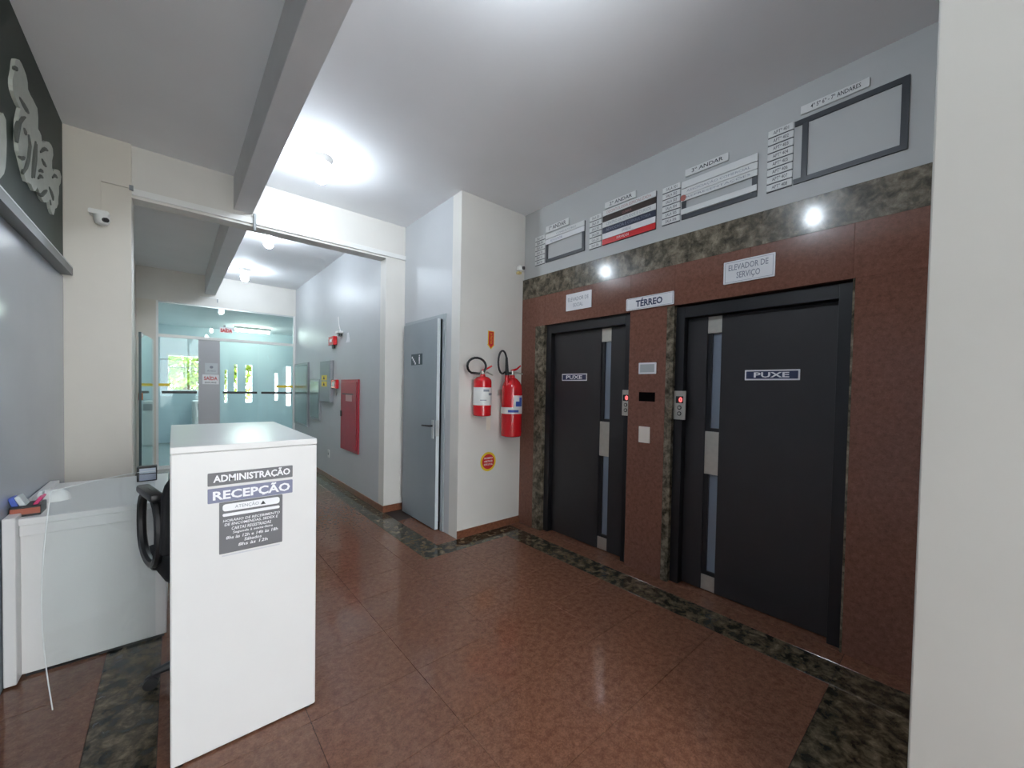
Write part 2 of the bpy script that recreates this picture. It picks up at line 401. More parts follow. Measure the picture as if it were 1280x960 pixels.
# ---- elevator doors
def lift_door(n, y1, y0, ztop, strip, label):
    t = thing(n, (W+0.05, (y0+y1)/2, 0), label, 'elevator door', kind='structure')
    xf = W+0.035; fw = 0.065
    B(xf, xf+0.12, y1-fw, y1, 0, ztop).build('frame_post', M_frame, t, bevel=0.002)
    B(xf, xf+0.12, y0, y0+fw, 0, ztop).build('frame_post', M_frame, t, bevel=0.002)
    B(xf, xf+0.12, y0+fw, y1-fw, ztop-0.085, ztop).build('frame_head', M_frame, t, bevel=0.002)
    B(W, W+0.17, y0, y1, -0.003, 0.004).build('threshold', M_red, t)
    a, b = y0+fw+0.004, y1-fw-0.004; zt = ztop-0.09; s0, s1 = strip
    xl = W+0.085; xh = xl+0.05
    B(xl, xh, s1, b, 0.012, zt).build('leaf_panel', M_dark, t, bevel=0.002)
    B(xl, xh, a, s0, 0.012, zt).build('leaf_panel', M_dark, t, bevel=0.002)
    for z0, z1 in ((zt-0.12, zt), (0.86, 1.17), (0.012, 0.12)):
        B(xl+0.004, xh, s0, s1, z0, z1).build('metal_plate', M_steel, t, bevel=0.002)
    for z0, z1 in ((1.17, zt-0.12), (0.12, 0.86)):
        gl = B(xl+0.03, xh-0.008, s0, s1, z0, z1).build('window_pane', M_glassv, t)
        mb = MB(); mb.box(xl+0.012, xl+0.03, s1-0.03, s1, z0, z1); mb.box(xl+0.012, xl+0.03, s0, s1-0.03, z0, z0+0.025)
        mb.build('window_bead', M_frame, gl)
    return t
lift_door('door_1', D1[0], D1[1], D1[2], (2.085, 2.19), 'charcoal steel elevator door with narrow window, farther left of the two')
lift_door('door_2', D2[0], D2[1], D2[2], (1.158, 1.255), 'charcoal steel elevator door with narrow window, nearer right of the two')

# ---- grey service door
t = thing('door_3', (XA, 3.87, 0), 'blue-grey metal service door standing slightly ajar beside the corridor', 'door', kind='structure')
B(XA-0.012, XA+0.1, DY0, DY0+0.055, 0, DZ).build('frame_post', M_doorf, t, bevel=0.003)
B(XA-0.012, XA+0.1, DY1-0.045, DY1, 0, DZ).build('frame_post', M_doorf, t, bevel=0.003)
B(XA-0.012, XA+0.1, DY0+0.055, DY1-0.045, DZ-0.05, DZ).build('frame_head', M_doorf, t, bevel=0.003)
# leaf hinged at the far side, opened by about 3.5 degrees
hg = Vector((XA-0.012, DY1-0.05, 0)); an = R(-1.0); lw = DY1-DY0-0.115
def hp(d, n, z):  # d along the leaf from the hinge, n out toward the lobby
    q = Matrix.Rotation(an, 3, 'Z') @ Vector((-n, -d, 0)); return (hg.x+q.x, hg.y+q.y, z)
def hbox(d0, d1, n0, n1, z0, z1):
    vs = [hp(d, n, z) for z in (z0, z1) for d, n in ((d0,n0),(d1,n0),(d1,n1),(d0,n1))]
    return MB().add(vs, [(0,3,2,1),(4,5,6,7),(0,1,5,4),(1,2,6,5),(2,3,7,6),(3,0,4,7)])
leaf = hbox(0, lw, 0.002, 0.038, 0.012, DZ-0.045).build('leaf', M_doorg, t, bevel=0.002)
hbox(lw-0.0005, lw+0.003, 0.003, 0.037, 0.014, DZ-0.05).build('leaf_edge', mat('lit_edge_tint', (0.62, 0.68, 0.70), 0.35), leaf)  # light caught by the leaf edge, put into a paler colour
for z in (1.93, 1.10, 0.24):
    MB().tube([(XA-0.03, DY1-0.03, z-0.055), (XA-0.03, DY1-0.03, z+0.055)], 0.014, 10).build('hinge', M_alu, t, smooth=True)
mb = MB(); mb.add(hbox(lw-0.085, lw-0.045, 0.038, 0.044, 0.93, 1.12).v, hbox(0,1,0,1,0,1).f)
hd = mb.build('handle_plate', M_alu, leaf, bevel=0.002)
MB().tube([hp(lw-0.065, 0.04, 1.06), hp(lw-0.065, 0.08, 1.06), hp(lw-0.09, 0.085, 1.06), hp(lw-0.22, 0.08, 1.055)], 0.009, 8).build('handle', M_black, leaf, smooth=True)
hbox(lw-0.012, lw+0.006, 0.004, 0.040, 0.96, 1.12).build('latch', M_alu, leaf)

# ---- corridor glass partition
t = thing('window_1', (0.8, YG, 0), 'green-tinted glass partition with transom and doors at the corridor end', 'glass partition', kind='structure')
B(-0.215, -0.185, YG-0.02, YG+0.02, 0, 2.79).build('frame_post', M_wp, t); B(1.79, XC, YG-0.02, YG+0.02, 0, 2.79).build('frame_post', M_wp, t)
B(-0.185, 1.79, YG-0.02, YG+0.02, 2.765, 2.79).build('frame_head', M_alu, t)
B(-0.185, 1.79, YG-0.025, YG+0.025, 2.20, 2.25).build('transom_bar', M_wp, t)
B(-0.185, 1.79, YG-0.004, YG+0.004, 2.25, 2.765).build('transom_pane', M_glassd, t)
for a, b in ((-0.185, 0.33), (0.63, 1.21), (1.215, 1.79)):
    p = B(a, b, YG-0.005, YG+0.005, 0.01, 2.20).build('glass_pane', M_glassd, t)
    B(a+0.04, b-0.02, YG-0.045, YG-0.015, 1.265, 1.305).build('push_bar', M_black, p, bevel=0.005)
    B(a, b, YG-0.008, YG+0.008, 0.0, 0.06).build('bottom_rail', M_alu, p)
B(0.33, 0.63, YG-0.012, YG+0.012, 0, 2.20).build('solid_panel', M_greyp, t)
for a, b in ((-0.185, -0.04), (1.50, 1.79)): B(a, b, YG-0.0065, YG-0.0052, 1.385, 1.43).build('yellow_tape', M_yel, t)
# open glass leaf on the left of the corridor
t = thing('glass_door', (-0.3, 8.0, 0), 'open frameless glass door leaf standing against the left corridor wall', 'door')
MB().add([(-0.345, 7.3, 0.012), (-0.335, 7.3, 0.012), (-0.235, 8.55, 0.012), (-0.245, 8.55, 0.012), (-0.345, 7.3, 2.12), (-0.335, 7.3, 2.12), (-0.235, 8.55, 2.12), (-0.245, 8.55, 2.12)],
         [(0,3,2,1),(4,5,6,7),(0,1,5,4),(1,2,6,5),(2,3,7,6),(3,0,4,7)]).build('glass_pane', M_glassd, t)
B(-0.352, -0.345+0.02, 7.285, 7.30, 0.0, 2.12).build('edge_strip', mat('dark_glass_edge', (0.05, 0.09, 0.10), 0.3), t)
B(-0.36, -0.315, 7.36, 7.42, 1.20, 1.30).build('lock_plate', mat('orange_brown_lock', (0.35, 0.10, 0.02), 0.4), t, bevel=0.004)
B(-0.36, -0.315, 7.36, 7.42, 2.06, 2.12).build('patch_fitting', M_alu, t, bevel=0.004)
MB().add([(-0.352, 7.3, 1.385), (-0.338, 7.3, 1.385), (-0.238, 8.55, 1.385), (-0.252, 8.55, 1.385), (-0.352, 7.3, 1.42), (-0.338, 7.3, 1.42), (-0.238, 8.55, 1.42), (-0.252, 8.55, 1.42)],
         [(0,3,2,1),(4,5,6,7),(0,1,5,4),(1,2,6,5),(2,3,7,6),(3,0,4,7)]).build('yellow_tape', M_yel, t)

# ---- vestibule shell and outdoors
vf = thing('wall_vestibule', (1, YF, 0), 'pale blue vestibule facade with window and added slits standing in for glints in the glass', 'wall', kind='structure')
wins = [(-0.09, 0.49, 1.27, 2.09), (1.00, 1.06, 0.95, 1.80), (1.20, 1.27, 1.2, 1.95), (1.45, 1.60, 0.95, 1.95), (2.12, 2.20, 1.0, 1.75), (2.40, 2.52, 0.85, 1.95)]  # after the window, slits added to imitate glints reflected in the glass
xs = sorted({-0.9, 3.3} | {a for q in wins for a in q[:2]})
for a, b in zip(xs[:-1], xs[1:]):
    q = [k for k in wins if k[0] <= a+1e-6 and k[1] >= b-1e-6]
    if q:
        B(a, b, YF, YF+0.12, 0, q[0][2]).build('wall_piece', M_vest, vf); B(a, b, YF, YF+0.12, q[0][3], 3.0).build('wall_piece', M_vest, vf)
    else: B(a, b, YF, YF+0.12, 0, 3.0).build('wall_piece', M_vest, vf)
wn = tag(B(-0.11, 0.51, YF-0.02, YF+0.02, 2.09, 2.13).build('window_2', M_wp), 'small window onto greenery in the vestibule facade', 'window', kind='structure')
B(-0.11, 0.51, YF-0.02, YF+0.02, 1.23, 1.27).build('frame_rail', M_wp, wn); B(-0.11, -0.09, YF-0.02, YF+0.02, 1.27, 2.09).build('frame_post', M_wp, wn)
B(0.49, 0.51, YF-0.02, YF+0.02, 1.27, 2.09).build('frame_post', M_wp, wn); B(-0.09, 0.49, YF-0.015, YF+0.015, 1.80, 1.825).build('frame_bar', M_gbox, wn)
B(-0.09, 0.49, YF+0.03, YF+0.036, 1.27, 2.09).build('window_pane', M_glassd, wn)
struct('wall_vestibule_left', B(-0.9, -0.7, YG+0.1, YF, 0, 3.0), M_vest, 'left side wall of the vestibule', 'wall')
struct('wall_vestibule_right', B(3.1, 3.3, YG+0.1, YF, 0, 3.0), M_vest, 'right side wall of the vestibule', 'wall')
struct('wall_vestibule_near', B(XC, 3.1, YG+0.1, YG+0.2, 0, 3.0), M_vest, 'vestibule wall right of the glass partition', 'wall')
struct('ceiling_vestibule', B(-0.9, 3.3, YG+0.1, YF+0.12, 2.82, 3.0), M_ceil, 'low white ceiling over the vestibule', 'ceiling')

# ---- shopfront behind the camera (open to daylight)
sf = thing('window_3', (0.4, YB, 0), 'shopfront glazing that lets daylight into the lobby', 'window', kind='structure')
for a in (XL-0.02, 0.43, XR-0.05): B(a, a+0.05, YB, YB+0.06, 0, HC).build('frame_post', M_alu, sf)
for z in (0, 2.3, HC-0.06): B(XL-0.02, XR, YB+0.005, YB+0.055, z, z+0.06).build('frame_rail', M_alu, sf)
for a, b in ((XL+0.03, 0.43), (0.48, XR-0.05)):
    B(a, b, YB+0.02, YB+0.03, 0.06, 2.3).build('glass_pane', M_glassc, sf); B(a, b, YB+0.02, YB+0.03, 2.36, HC-0.06).build('glass_pane', M_glassc, sf)

# ================================================================== OBJECTS
# ---- reception counter
PX0, PX1, PY0, PY1, PH = -0.010, 0.490, 1.907, 2.92, 1.2155
t = thing('reception_counter', (0.24, 2.41, 0), 'tall white laminate reception counter with three dark notices on its front', 'counter')
B(PX0, PX1, PY0, PY0+0.022, 0.006, PH-0.026).build('front_panel', M_lam, t, bevel=0.006)
B(PX1-0.022, PX1, PY0+0.023, PY1, 0.012, PH-0.026).build('side_panel', M_lam, t, bevel=0.003)
B(PX0, PX1, PY0, PY1, PH-0.0255, PH).build('counter_top', M_lam, t, bevel=0.003)
for x, y in ((PX0+0.03, PY0+0.012), (PX1-0.03, PY0+0.012), (PX1-0.012, PY1-0.05)):
    MB().lathe([(0.01, 0), (0.01, 0.013)], (x, y, 0), 12).build('foot', M_black, t)
B(PX0+0.02, PX1-0.04, PY0+0.04, PY0+0.34, 0.72, 0.742).build('shelf', M_lam, t, bevel=0.002)

F = fr('Y-', 0, PY0, 0)
o = thing('door_sign', (0.245, PY0, 1.08), 'dark grey ADMINISTRAÇÃO sign on the white counter front', 'sign')
rrect(F, 0.100, 0.392, 1.056, 1.106, 0, 0.003, 0.003).build('plate', M_gsign, o)
text(F, 'ADMINISTRAÇÃO', 0.117, 0.382, 1.062, 1.103, 0.0042, M_wink, o, bold=0.03)
o = thing('door_sign', (0.245, PY0, 1.02), 'slate blue RECEPÇÃO sign below the administration sign', 'sign')
rrect(F, 0.100, 0.392, 0.988, 1.045, 0, 0.003, 0.003).build('plate', M_bsign, o)
text(F, 'RECEPÇÃO', 0.116, 0.382, 0.991, 1.042, 0.0042, M_wink, o, bold=0.03)
o = thing('notice', (0.245, PY0, 0.88), 'square dark grey ATENÇÃO notice with opening hours on the counter', 'notice')
rrect(F, 0.136, 0.354, 0.782, 0.986, 0, 0.003, 0.003).build('plate', M_gsign, o)
rrect(F, 0.147, 0.343, 0.950, 0.978, 0.003, 0.0042, 0.010).build('title_box', M_wink, o)
rrect(F, 0.147, 0.343, 0.929, 0.941, 0.003, 0.0042, 0.005).build('blank_box', M_wink, o)
text(F, 'ATENÇÃO', 0.187, 0.268, 0.955, 0.974, 0.0052, M_grey_ink, o)
MB().prism([F(0.274, 0.957, 0.0045), F(0.292, 0.957, 0.0045), F(0.283, 0.972, 0.0045)], (0,-0.001,0)).build('warning_triangle', M_ink, o)
lines = [('HORÁRIO DE RECEBIMENTO', 0.148, 0.344), ('DE ENCOMENDAS, SEDEX E', 0.153, 0.337), ('CARTAS REGISTRADAS', 0.176, 0.312), ('Segunda à sexta-feira', 0.180, 0.318), ('8hs às 12h e 14h às 18h', 0.158, 0.337), ('Sábados', 0.218, 0.278), ('8hs às 12h', 0.198, 0.300)]
for i, (s, a, b) in enumerate(lines):
    z = 0.907-i*0.0175
    text(F, s, a, b, z, z+0.0125, 0.0042, M_wink, o, bold=0.012, shear=0.15)
rrect(F, 0.145, 0.345, 0.770, 0.775, 0, 0.001, 0.001).build('adhesive_edge', mat('pale_adhesive', (0.55, 0.56, 0.6), 0.5), o)

# ---- office chair (partly under the counter)
ch = thing('office_chair', (0.15, 2.48, 0), 'black office chair tucked behind the tall white counter', 'chair', rz=R(12))
def L(mb, n, m, p, **k): return mb.build(n, m, p, local=True, **k)
L(MB().lathe([(0.05, 0.06), (0.045, 0.11), (0.028, 0.12), (0.028, 0.53), (0.05, 0.54), (0.05, 0.57)], (0,0,0), 16), 'gas_column', M_black, ch, smooth=True)
for k in range(5):
    a = R(175+72*k-12); dx, dy = math.cos(a), math.sin(a)
    lg = L(MB().tube([(0.03*dx, 0.03*dy, 0.095), (0.15*dx, 0.15*dy, 0.085), (0.225*dx, 0.225*dy, 0.068)], [0.026, 0.022, 0.016], 8), 'base_leg', M_black, ch, smooth=True)
    px, py = -dy, dx
    for s in (-1, 1):
        c0 = Vector((0.232*dx+px*0.006*s, 0.232*dy+py*0.006*s, 0.028)); c1 = c0+Vector((px, py, 0))*0.016*s
        L(MB().tube([c0, c1], 0.028, 14), 'caster_wheel', M_black, lg, smooth=True)
    L(MB().tube([(0.225*dx, 0.225*dy, 0.03), (0.225*dx, 0.225*dy, 0.075)], 0.008, 8), 'caster_stem', M_black, lg)
L(B(-0.22, 0.22, -0.20, 0.24, 0.57, 0.64), 'seat', M_fabric, ch, bevel=0.03, seg=3, smooth=True)
# backrest: gently curved pad
mb = MB(); n = 8; vs = []; fs = []
for i in range(n+1):
    v = i/n; z = 0.72+0.40*v; wid = 0.245*(1-0.30*max(0, v-0.7)/0.3)
    for j in range(n+1):
        u = -1+2*j/n; x = u*wid; y = -0.245-0.03*math.sin(v*2.2)+0.05*u*u
        vs.append((x, y, z))
k0 = len(vs); vs += [(x, y-0.05, z) for x, y, z in vs]
for i in range(n):
    for j in range(n):
        a = i*(n+1)+j; fs.append((a, a+1, a+n+2, a+n+1)); fs.append((k0+a, k0+a+n+1, k0+a+n+2, k0+a+1))
for i in range(n):
    a, b = i*(n+1), (i+1)*(n+1); fs.append((a, b, k0+b, k0+a)); fs.append((a+n, k0+a+n, k0+b+n, b+n))
    fs.append((i, k0+i, k0+i+1, i+1)); q = n*(n+1)+i; fs.append((q, q+1, k0+q+1, k0+q))
mb.add(vs, fs); L(mb, 'backrest', M_fabric, ch, bevel=0.012, smooth=True)
L(MB().tube([(0, -0.02, 0.565), (0, -0.24, 0.57), (0, -0.315, 0.65), (0, -0.31, 0.90)], [0.025, 0.025, 0.022, 0.02], 8), 'back_bar', M_black, ch, smooth=True)
for s in (-1, 1):
    pts = []
    for a in range(0, 360, 20):
        pts.append((s*0.24, -0.02+0.17*math.cos(R(a)), 0.80+(0.155 if a <= 180 else 0.165)*math.copysign(abs(math.sin(R(a)))**0.7, math.sin(R(a)))))
    ar = L(MB().tube(pts, 0.018, 8, closed=True), 'armrest', M_black, ch, smooth=True)
    L(B(s*0.215, s*0.265, -0.16, 0.12, 0.935, 0.97), 'arm_pad', M_black, ar, bevel=0.01, smooth=True)
    L(MB().tube([(s*0.17, -0.02, 0.59), (s*0.22, -0.02, 0.61), (s*0.24, -0.02, 0.645)], 0.02, 8), 'arm_bracket', M_black, ar, smooth=True)

# ---- reception desk
t = thing('reception_desk', (-0.3, 3.4, 0), 'low white laminate desk against the left wall behind the counter', 'desk')
B(XL+0.004, -0.03, 2.95, 3.85, 0.752, 0.785).build('desktop', M_lam, t, bevel=0.004)
B(-0.562, -0.03, 2.975, 2.995, 0.015, 0.752).build('modesty_panel', M_lam, t, bevel=0.002)
B(XL+0.004, -0.562, 2.90, 3.85, 0.01, 0.805).build('end_panel', M_lam, t, bevel=0.004)
B(-0.055, -0.03, 2.997, 3.85, 0.015, 0.751).build('end_panel', M_lam, t, bevel=0.004)
B(-0.560, -0.03, 2.95, 2.975, 0.700, 0.752).build('apron', M_lam, t, bevel=0.002)
B(-0.55, -0.04, 2.98, 2.99, 0.0, 0.015).build('plinth', M_black, t)
# things on the desk
Zd = 0.785
t = thing('desk_organizer', (-0.545, 3.06, Zd), 'dark desk organizer with blue and pink items at the left desk end', 'organizer')
B(-0.60, -0.50, 3.00, 3.12, Zd, Zd+0.05).build('tray', M_black, t, bevel=0.004)
B(-0.598, -0.502, 2.996, 3.0, Zd+0.012, Zd+0.04).build('orange_label', mat('orange_card', (0.35, 0.09, 0.05), 0.5), t)
def tilted(x, y, z, sx, sy, sz, ang):
    mb = MB(); mb.box(-sx/2, sx/2, -sy/2, sy/2, 0, sz); q = Matrix.Rotation(R(ang), 3, 'Y')
    mb.v = [tuple(q @ Vector(v)+Vector((x, y, z))) for v in mb.v]; return mb
tilted(-0.585, 3.05, Zd+0.045, 0.02, 0.06, 0.05, -18).build('blue_packet', M_blue, t, bevel=0.003)
tilted(-0.560, 3.06, Zd+0.045, 0.02, 0.07, 0.055, -25).build('grey_packet', mat('pale_grey_card', (0.55, 0.6, 0.6), 0.5), t, bevel=0.003)
tilted(-0.525, 3.06, Zd+0.045, 0.015, 0.08, 0.045, 30).build('pink_packet', mat('pink_card', (0.55, 0.03, 0.14), 0.45), t, bevel=0.003)
tilted(-0.52, 3.08, Zd+0.045, 0.015, 0.05, 0.06, 10).build('grey_packet', MATS['pale_grey_card'], t, bevel=0.003)
t = thing('computer_mouse', (-0.515, 3.32, Zd), 'white rounded mouse with short cable on the desk', 'mouse')
mb = MB(); vs = []; fs = []; n = 12; k = 7
for i in range(k):
    v = i/(k-1); rr = math.cos(v*math.pi/2)**0.6 if i < k-1 else 0.02
    for j in range(n):
        a = 2*math.pi*j/n; vs.append((-0.515+0.075*rr*math.cos(a), 3.32+0.06*rr*math.sin(a), Zd+0.06*math.sin(v*math.pi/2)))
for i in range(k-1):
    for j in range(n): fs.append((i*n+j, i*n+(j+1) % n, (i+1)*n+(j+1) % n, (i+1)*n+j))
fs.append(tuple(range(n-1, -1, -1))); fs.append(tuple((k-1)*n+j for j in range(n)))
mb.add(vs, fs).build('shell', M_wp, t, smooth=True)
MB().tube([(-0.565, 3.32, Zd+0.012), (-0.585, 3.30, Zd+0.006), (-0.575, 3.24, Zd+0.006), (-0.55, 3.20, Zd+0.006)], 0.005, 6).build('cable', M_wp, t, smooth=True)
t = thing('card_terminal', (-0.13, 3.62, Zd), 'small dark framed box with shiny face at the right desk end', 'card terminal')
B(-0.185, -0.085, 3.60, 3.66, Zd, Zd+0.10).build('body', M_black, t, bevel=0.004)
B(-0.172, -0.09, 3.594, 3.6, Zd+0.055, Zd+0.088).build('screen', mat('pale_screen', (0.6, 0.66, 0.75), 0.1), t)
B(-0.172, -0.09, 3.594, 3.6, Zd+0.008, Zd+0.048).build('keypad', mat('keypad_grey', (0.35, 0.38, 0.48), 0.3), t)

# ---- clear curved plastic screen in front of the desk
t = thing('acrylic_screen', (-0.3, 2.7, 0), 'clear bent acrylic sheet standing in front of the low desk', 'acrylic screen')
pts = []
for i in range(13):
    s = i/12; pts.append((-0.405+0.33*s, 2.60+0.30*math.sin(s*math.pi/2)))
NZ = 8; vs = []; fs = []
def sheet_pt(i, k, back):
    x, y = pts[i]; z = 0.97*k/NZ; e = 0.03*math.sin(math.pi*k/NZ)*(1-i/12.0)
    return (x-e-(0.002 if back else 0), y+(0.004 if back else 0), z)
for bk in (0, 1):
    for i in range(13):
        for k in range(NZ+1): vs.append(sheet_pt(i, k, bk))
K = NZ+1; B0 = 13*K
for i in range(12):
    for k in range(NZ):
        a = i*K+k; fs.append((a, a+K, a+K+1, a+1)); fs.append((B0+a, B0+a+1, B0+a+K+1, B0+a+K))
for k in range(NZ):
    fs.append((k, k+1, B0+k+1, B0+k)); q = 12*K+k; fs.append((q, B0+q, B0+q+1, q+1))
for i in range(12):
    a = i*K; fs.append((a, B0+a, B0+a+K, a+K)); a += NZ; fs.append((a, a+K, B0+a+K, B0+a))
sh = MB().add(vs, fs).build('sheet', M_glassc, t, smooth=True)
M_edge = mat('frosted_acrylic_edge', (0.75, 0.78, 0.78), 0.4)
MB().tube([sheet_pt(0, k, 0) for k in range(NZ+1)], 0.0022, 6).build('edge', M_edge, sh)
MB().tube([(x, y+0.002, 0.97) for x, y in pts], 0.0015, 6).build('edge', M_edge, sh)

# ---- left wall: board, relief, ledge, lavender panel
tb = tag(B(XL-0.02, XL, YB+0.3, YD-0.032, 2.335, HC).build('sign_board', M_board), 'dark green board on the upper left wall behind white relief lettering', 'sign board')
px_rel = [(16,73),(19,73),(22,78),(25,85),(28,93),(29.5,101),(30,110),(33,117),(36,122),(40,130),(42,134),(43,145),(43,160),(45,163),(47,168),(48,176),(51,177),(54,175.5),(57,176.5),(60,180),(62,185),(62.5,193),(61,200),(61,208),(62,213),(65,211),(68,211),(71,213),(73,220),(72,228),(70,232),(70,240),(69,248),(69,254),(67,259),(65,260),(64,265),(63,268),(61,266),(59,260),(58,254),(57,250),(54,252),(51,252),(48,248),(46,243),(44,237),(42,233),(40,237),(38,238),(36,234),(34,229),(31,227),(28,226),(26,220),(25,215),(23,207),(20,195),(18,188),(16.5,175),(16.5,165),(17,150),(19,140),(20.5,134),(17,128),(14,121),(11,112),(10,105),(10,98),(12,88),(13,78),(14,73)]
def onboard(x, y, X):
    d = fwd*f_px+r2*(x-640)-u2*(y-cy_px); k = X/d.x; return Vector((X, d.y*k, H+d.z*k))
t = thing('relief_lettering', (XL, 3.6, 2.8), 'pale wavy script relief lettering on the dark green board', 'lettering')
MB().prism([onboard(x, y, XL) for x, y in px_rel], (0.014, 0, 0)).build('letter', M_relief, t)
MB().prism([onboard(x, y, XL) for x, y in ((1.5,148),(2,160),(2.5,175),(2,195),(1,208),(-1,216),(-6,222),(-12,215),(-14,190),(-12,160),(-7,142),(-2,140))], (0.014, 0, 0)).build('letter', M_relief, t)
gro = [[(21,178),(21,165),(23,154),(27,148),(31,146.5)], [(24,196),(27,198),(30,196.5)], [(29.5,160),(30.5,165),(32,168)], [(35,168),(36,182),(34,200),(31,210),(28,217)], [(44,177),(42,190),(40.5,205),(39.5,222)], [(50,190),(53,187),(56,186),(59,188)], [(52,199),(54,204),(57,208)], [(48,214),(51,213),(53,215)], [(47,223),(50,220),(53,222)], [(47,241),(51,244),(55,240),(58,238)], [(61,234),(63,240),(65,246),(66,250)], [(65,222),(68,219),(71,222)], [(62,250),(63,256)], [(24,122),(28,130),(32,137),(35,141)], [(17,86),(19,85),(20,88)], [(45,180),(43,200),(42,222)]]
for g in gro:
    MB().tube([onboard(x, y, XL+0.0145) for x, y in g], [0.006]+[0.011]*(len(g)-2)+[0.006], 6).build('groove_shade', M_relief2, t)  # raised dark strips; the shade of carved lines is put into their colour
t = thing('wall_ledge', (XL, 2.0, 2.21), 'grey aluminium ledge between dark green board and lavender panel', 'ledge')
def ledge(prof, ya, yb): return MB().prism([(x, ya, z) for x, z in prof], (0, yb-ya, 0))
ledge([(XL-0.02, 2.215), (XL+0.055, 2.215), (XL+0.055, 2.265), (XL-0.02, 2.325)], YB+0.3, 4.27).build('channel', mat('ledge_shaded_grey', (0.13, 0.145, 0.14), 0.4), t)
ledge([(XL-0.02, 2.326), (XL+0.056, 2.2655), (XL+0.056, 2.273), (XL-0.005, 2.334), (XL-0.02, 2.334)], YB+0.3, 4.275).build('top_plate', mat('ledge_lit_top', (0.60, 0.64, 0.64), 0.35, metal=0.2), t)  # lit top and dark front of one ledge put into two colours
t = thing('wall_panel', (XL, 2.0, 0), 'glossy lavender grey panel on the lower left wall above the desk', 'wall panel')
for a, b in ((YB+0.3, 0.6), (0.603, 2.0), (2.003, YD-0.032)): B(XL-0.02, XL, a, b, 0.0, 2.212).build('panel', M_lav, t)

# ---- ceiling lamps
def lamp(x, y, label):
    t = thing('ceiling_lamp', (x, y, HC), label, 'ceiling lamp', 'bare bulb ceiling lamps')
    MB().lathe([(0.055, -0.05), (0.075, -0.045), (0.085, -0.02), (0.088, 0.0)], (x, y, HC), 24).build('base', M_wp, t, smooth=True)
    MB().lathe([(0.004, -0.205), (0.025, -0.20), (0.045, -0.183), (0.056, -0.155), (0.055, -0.13), (0.044, -0.10), (0.032, -0.075), (0.028, -0.05)], (x, y, HC), 20).build('bulb', M_bulb, t, smooth=True)
lamp(0.92, 3.52, 'lit bare bulb ceiling lamp nearest to the beam end in the lobby')
lamp(0.96, 1.05, 'lit bare bulb ceiling lamp in the lobby in front of the elevators')
lamp(0.96, -1.40, 'lit bare bulb ceiling lamp near the shopfront')
lamp(0.88, 5.62, 'lit bare bulb ceiling lamp in the corridor just past the header')
lamp(0.88, 7.72, 'lit bare bulb ceiling lamp at the far end of the corridor')

# ---- security cameras, conduit
t = thing('dome_camera', (-0.42, YD-0.03, 2.70), 'white dome security camera on the cream pillar', 'camera')
yb = YD-0.03
rrect(fr('Y-', -0.42, yb, 2.71), -0.055, 0.055, -0.018, 0.018, 0, 0.07, 0.012).build('bracket', M_wp, t)
MB().lathe([(0.012, -0.075), (0.035, -0.065), (0.045, -0.04), (0.045, -0.005), (0.03, 0.0)], (-0.405, yb-0.055, 2.695), 18).build('housing', M_wp, t, smooth=True)
MB().tube([(-0.39, yb-0.085, 2.655), (-0.375, yb-0.108, 2.65)], 0.017, 12).build('lens', M_black, t, smooth=True)
t = thing('bullet_camera', (2.78, YE, 2.70), 'small white and yellowed security camera at the wall corner above the granite', 'camera')
B(2.755, 2.80, YE-0.04, YE, 2.665, 2.69).build('mount', mat('yellowed_plastic', (0.65, 0.52, 0.22), 0.5), t, bevel=0.004)
MB().lathe([(0.01, 0), (0.035, 0.008), (0.04, 0.03), (0.03, 0.055), (0.01, 0.065)], (2.775, YE-0.04, 2.69), 14).build('housing', M_wp, t, smooth=True)
MB().tube([(2.785, YE-0.07, 2.72), (2.79, YE-0.088, 2.718)], 0.018, 12).build('lens', M_black, t, smooth=True)
t = thing('cable_conduit', (0.5, YD, 2.95), 'thin white cable conduit running along the header to the dome camera', 'conduit')
B(XP, XA, YD-0.018, YD, 2.925, 2.975).build('duct', M_wp, t, bevel=0.002)
B(-0.42, XP, YD-0.042, YD-0.03, 2.962, 2.977).build('duct', M_cream, t); B(-0.426, -0.411, YD-0.042, YD-0.03, 2.73, 2.977).build('duct', M_cream, t)
MB().tube([(0.568, YD-0.03, 3.012), (0.568, YD-0.03, 2.862)], 0.012, 10).build('drop_pipe', mat('grey_pipe', (0.35, 0.37, 0.38), 0.4), t, smooth=True)
B(XP-0.012, XP+0.012, YD-0.05, YD-0.02, 2.95, 2.985).build('junction_box', M_gbox, t)
t = thing('cable_conduit', (0.52, YG-0.03, 2.98), 'short cable conduit elbow at the far end of the corridor beam', 'conduit')
B(0.35, 0.60, YG-0.045, YG-0.03, 2.93, 2.945).build('duct', M_wp, t); B(0.585, 0.6, YG-0.045, YG-0.03, 2.87, 2.93).build('duct', M_gbox, t)

# ---- extinguisher wall things
F = fr('Y-', 0, YE, 0)
t = thing('fire_extinguisher', (2.26, YE-0.1, 1.18), 'small red fire extinguisher with white label and coiled black hose', 'fire extinguisher', 'wall-mounted fire extinguishers')
c = (2.262, YE-0.105, 1.185)
MB().lathe([(0.078, 0), (0.087, 0.006), (0.087, 0.33), (0.082, 0.352), (0.06, 0.372), (0.028, 0.382), (0.022, 0.40)], c, 28).build('cylinder', M_redp, t, smooth=True)
MB().lathe([(0.0885, 0.105), (0.0885, 0.275)], c, 28).build('label', M_wp, t, smooth=True)
for k, (a0, zz) in enumerate(((-120, 0.235), (-85, 0.2), (-140, 0.15))):
    p = [(c[0]+0.0892*math.cos(R(a0+q)), c[1]+0.0892*math.sin(R(a0+q)), c[2]+zz) for q in range(0, 41, 8)]
    vs = p+[(x, y, z+(0.022 if k < 2 else 0.008)) for x, y, z in p]
    MB().add(vs, [(i, i+1, i+7, i+6) for i in range(5)]).build('print', M_grey_ink, t)
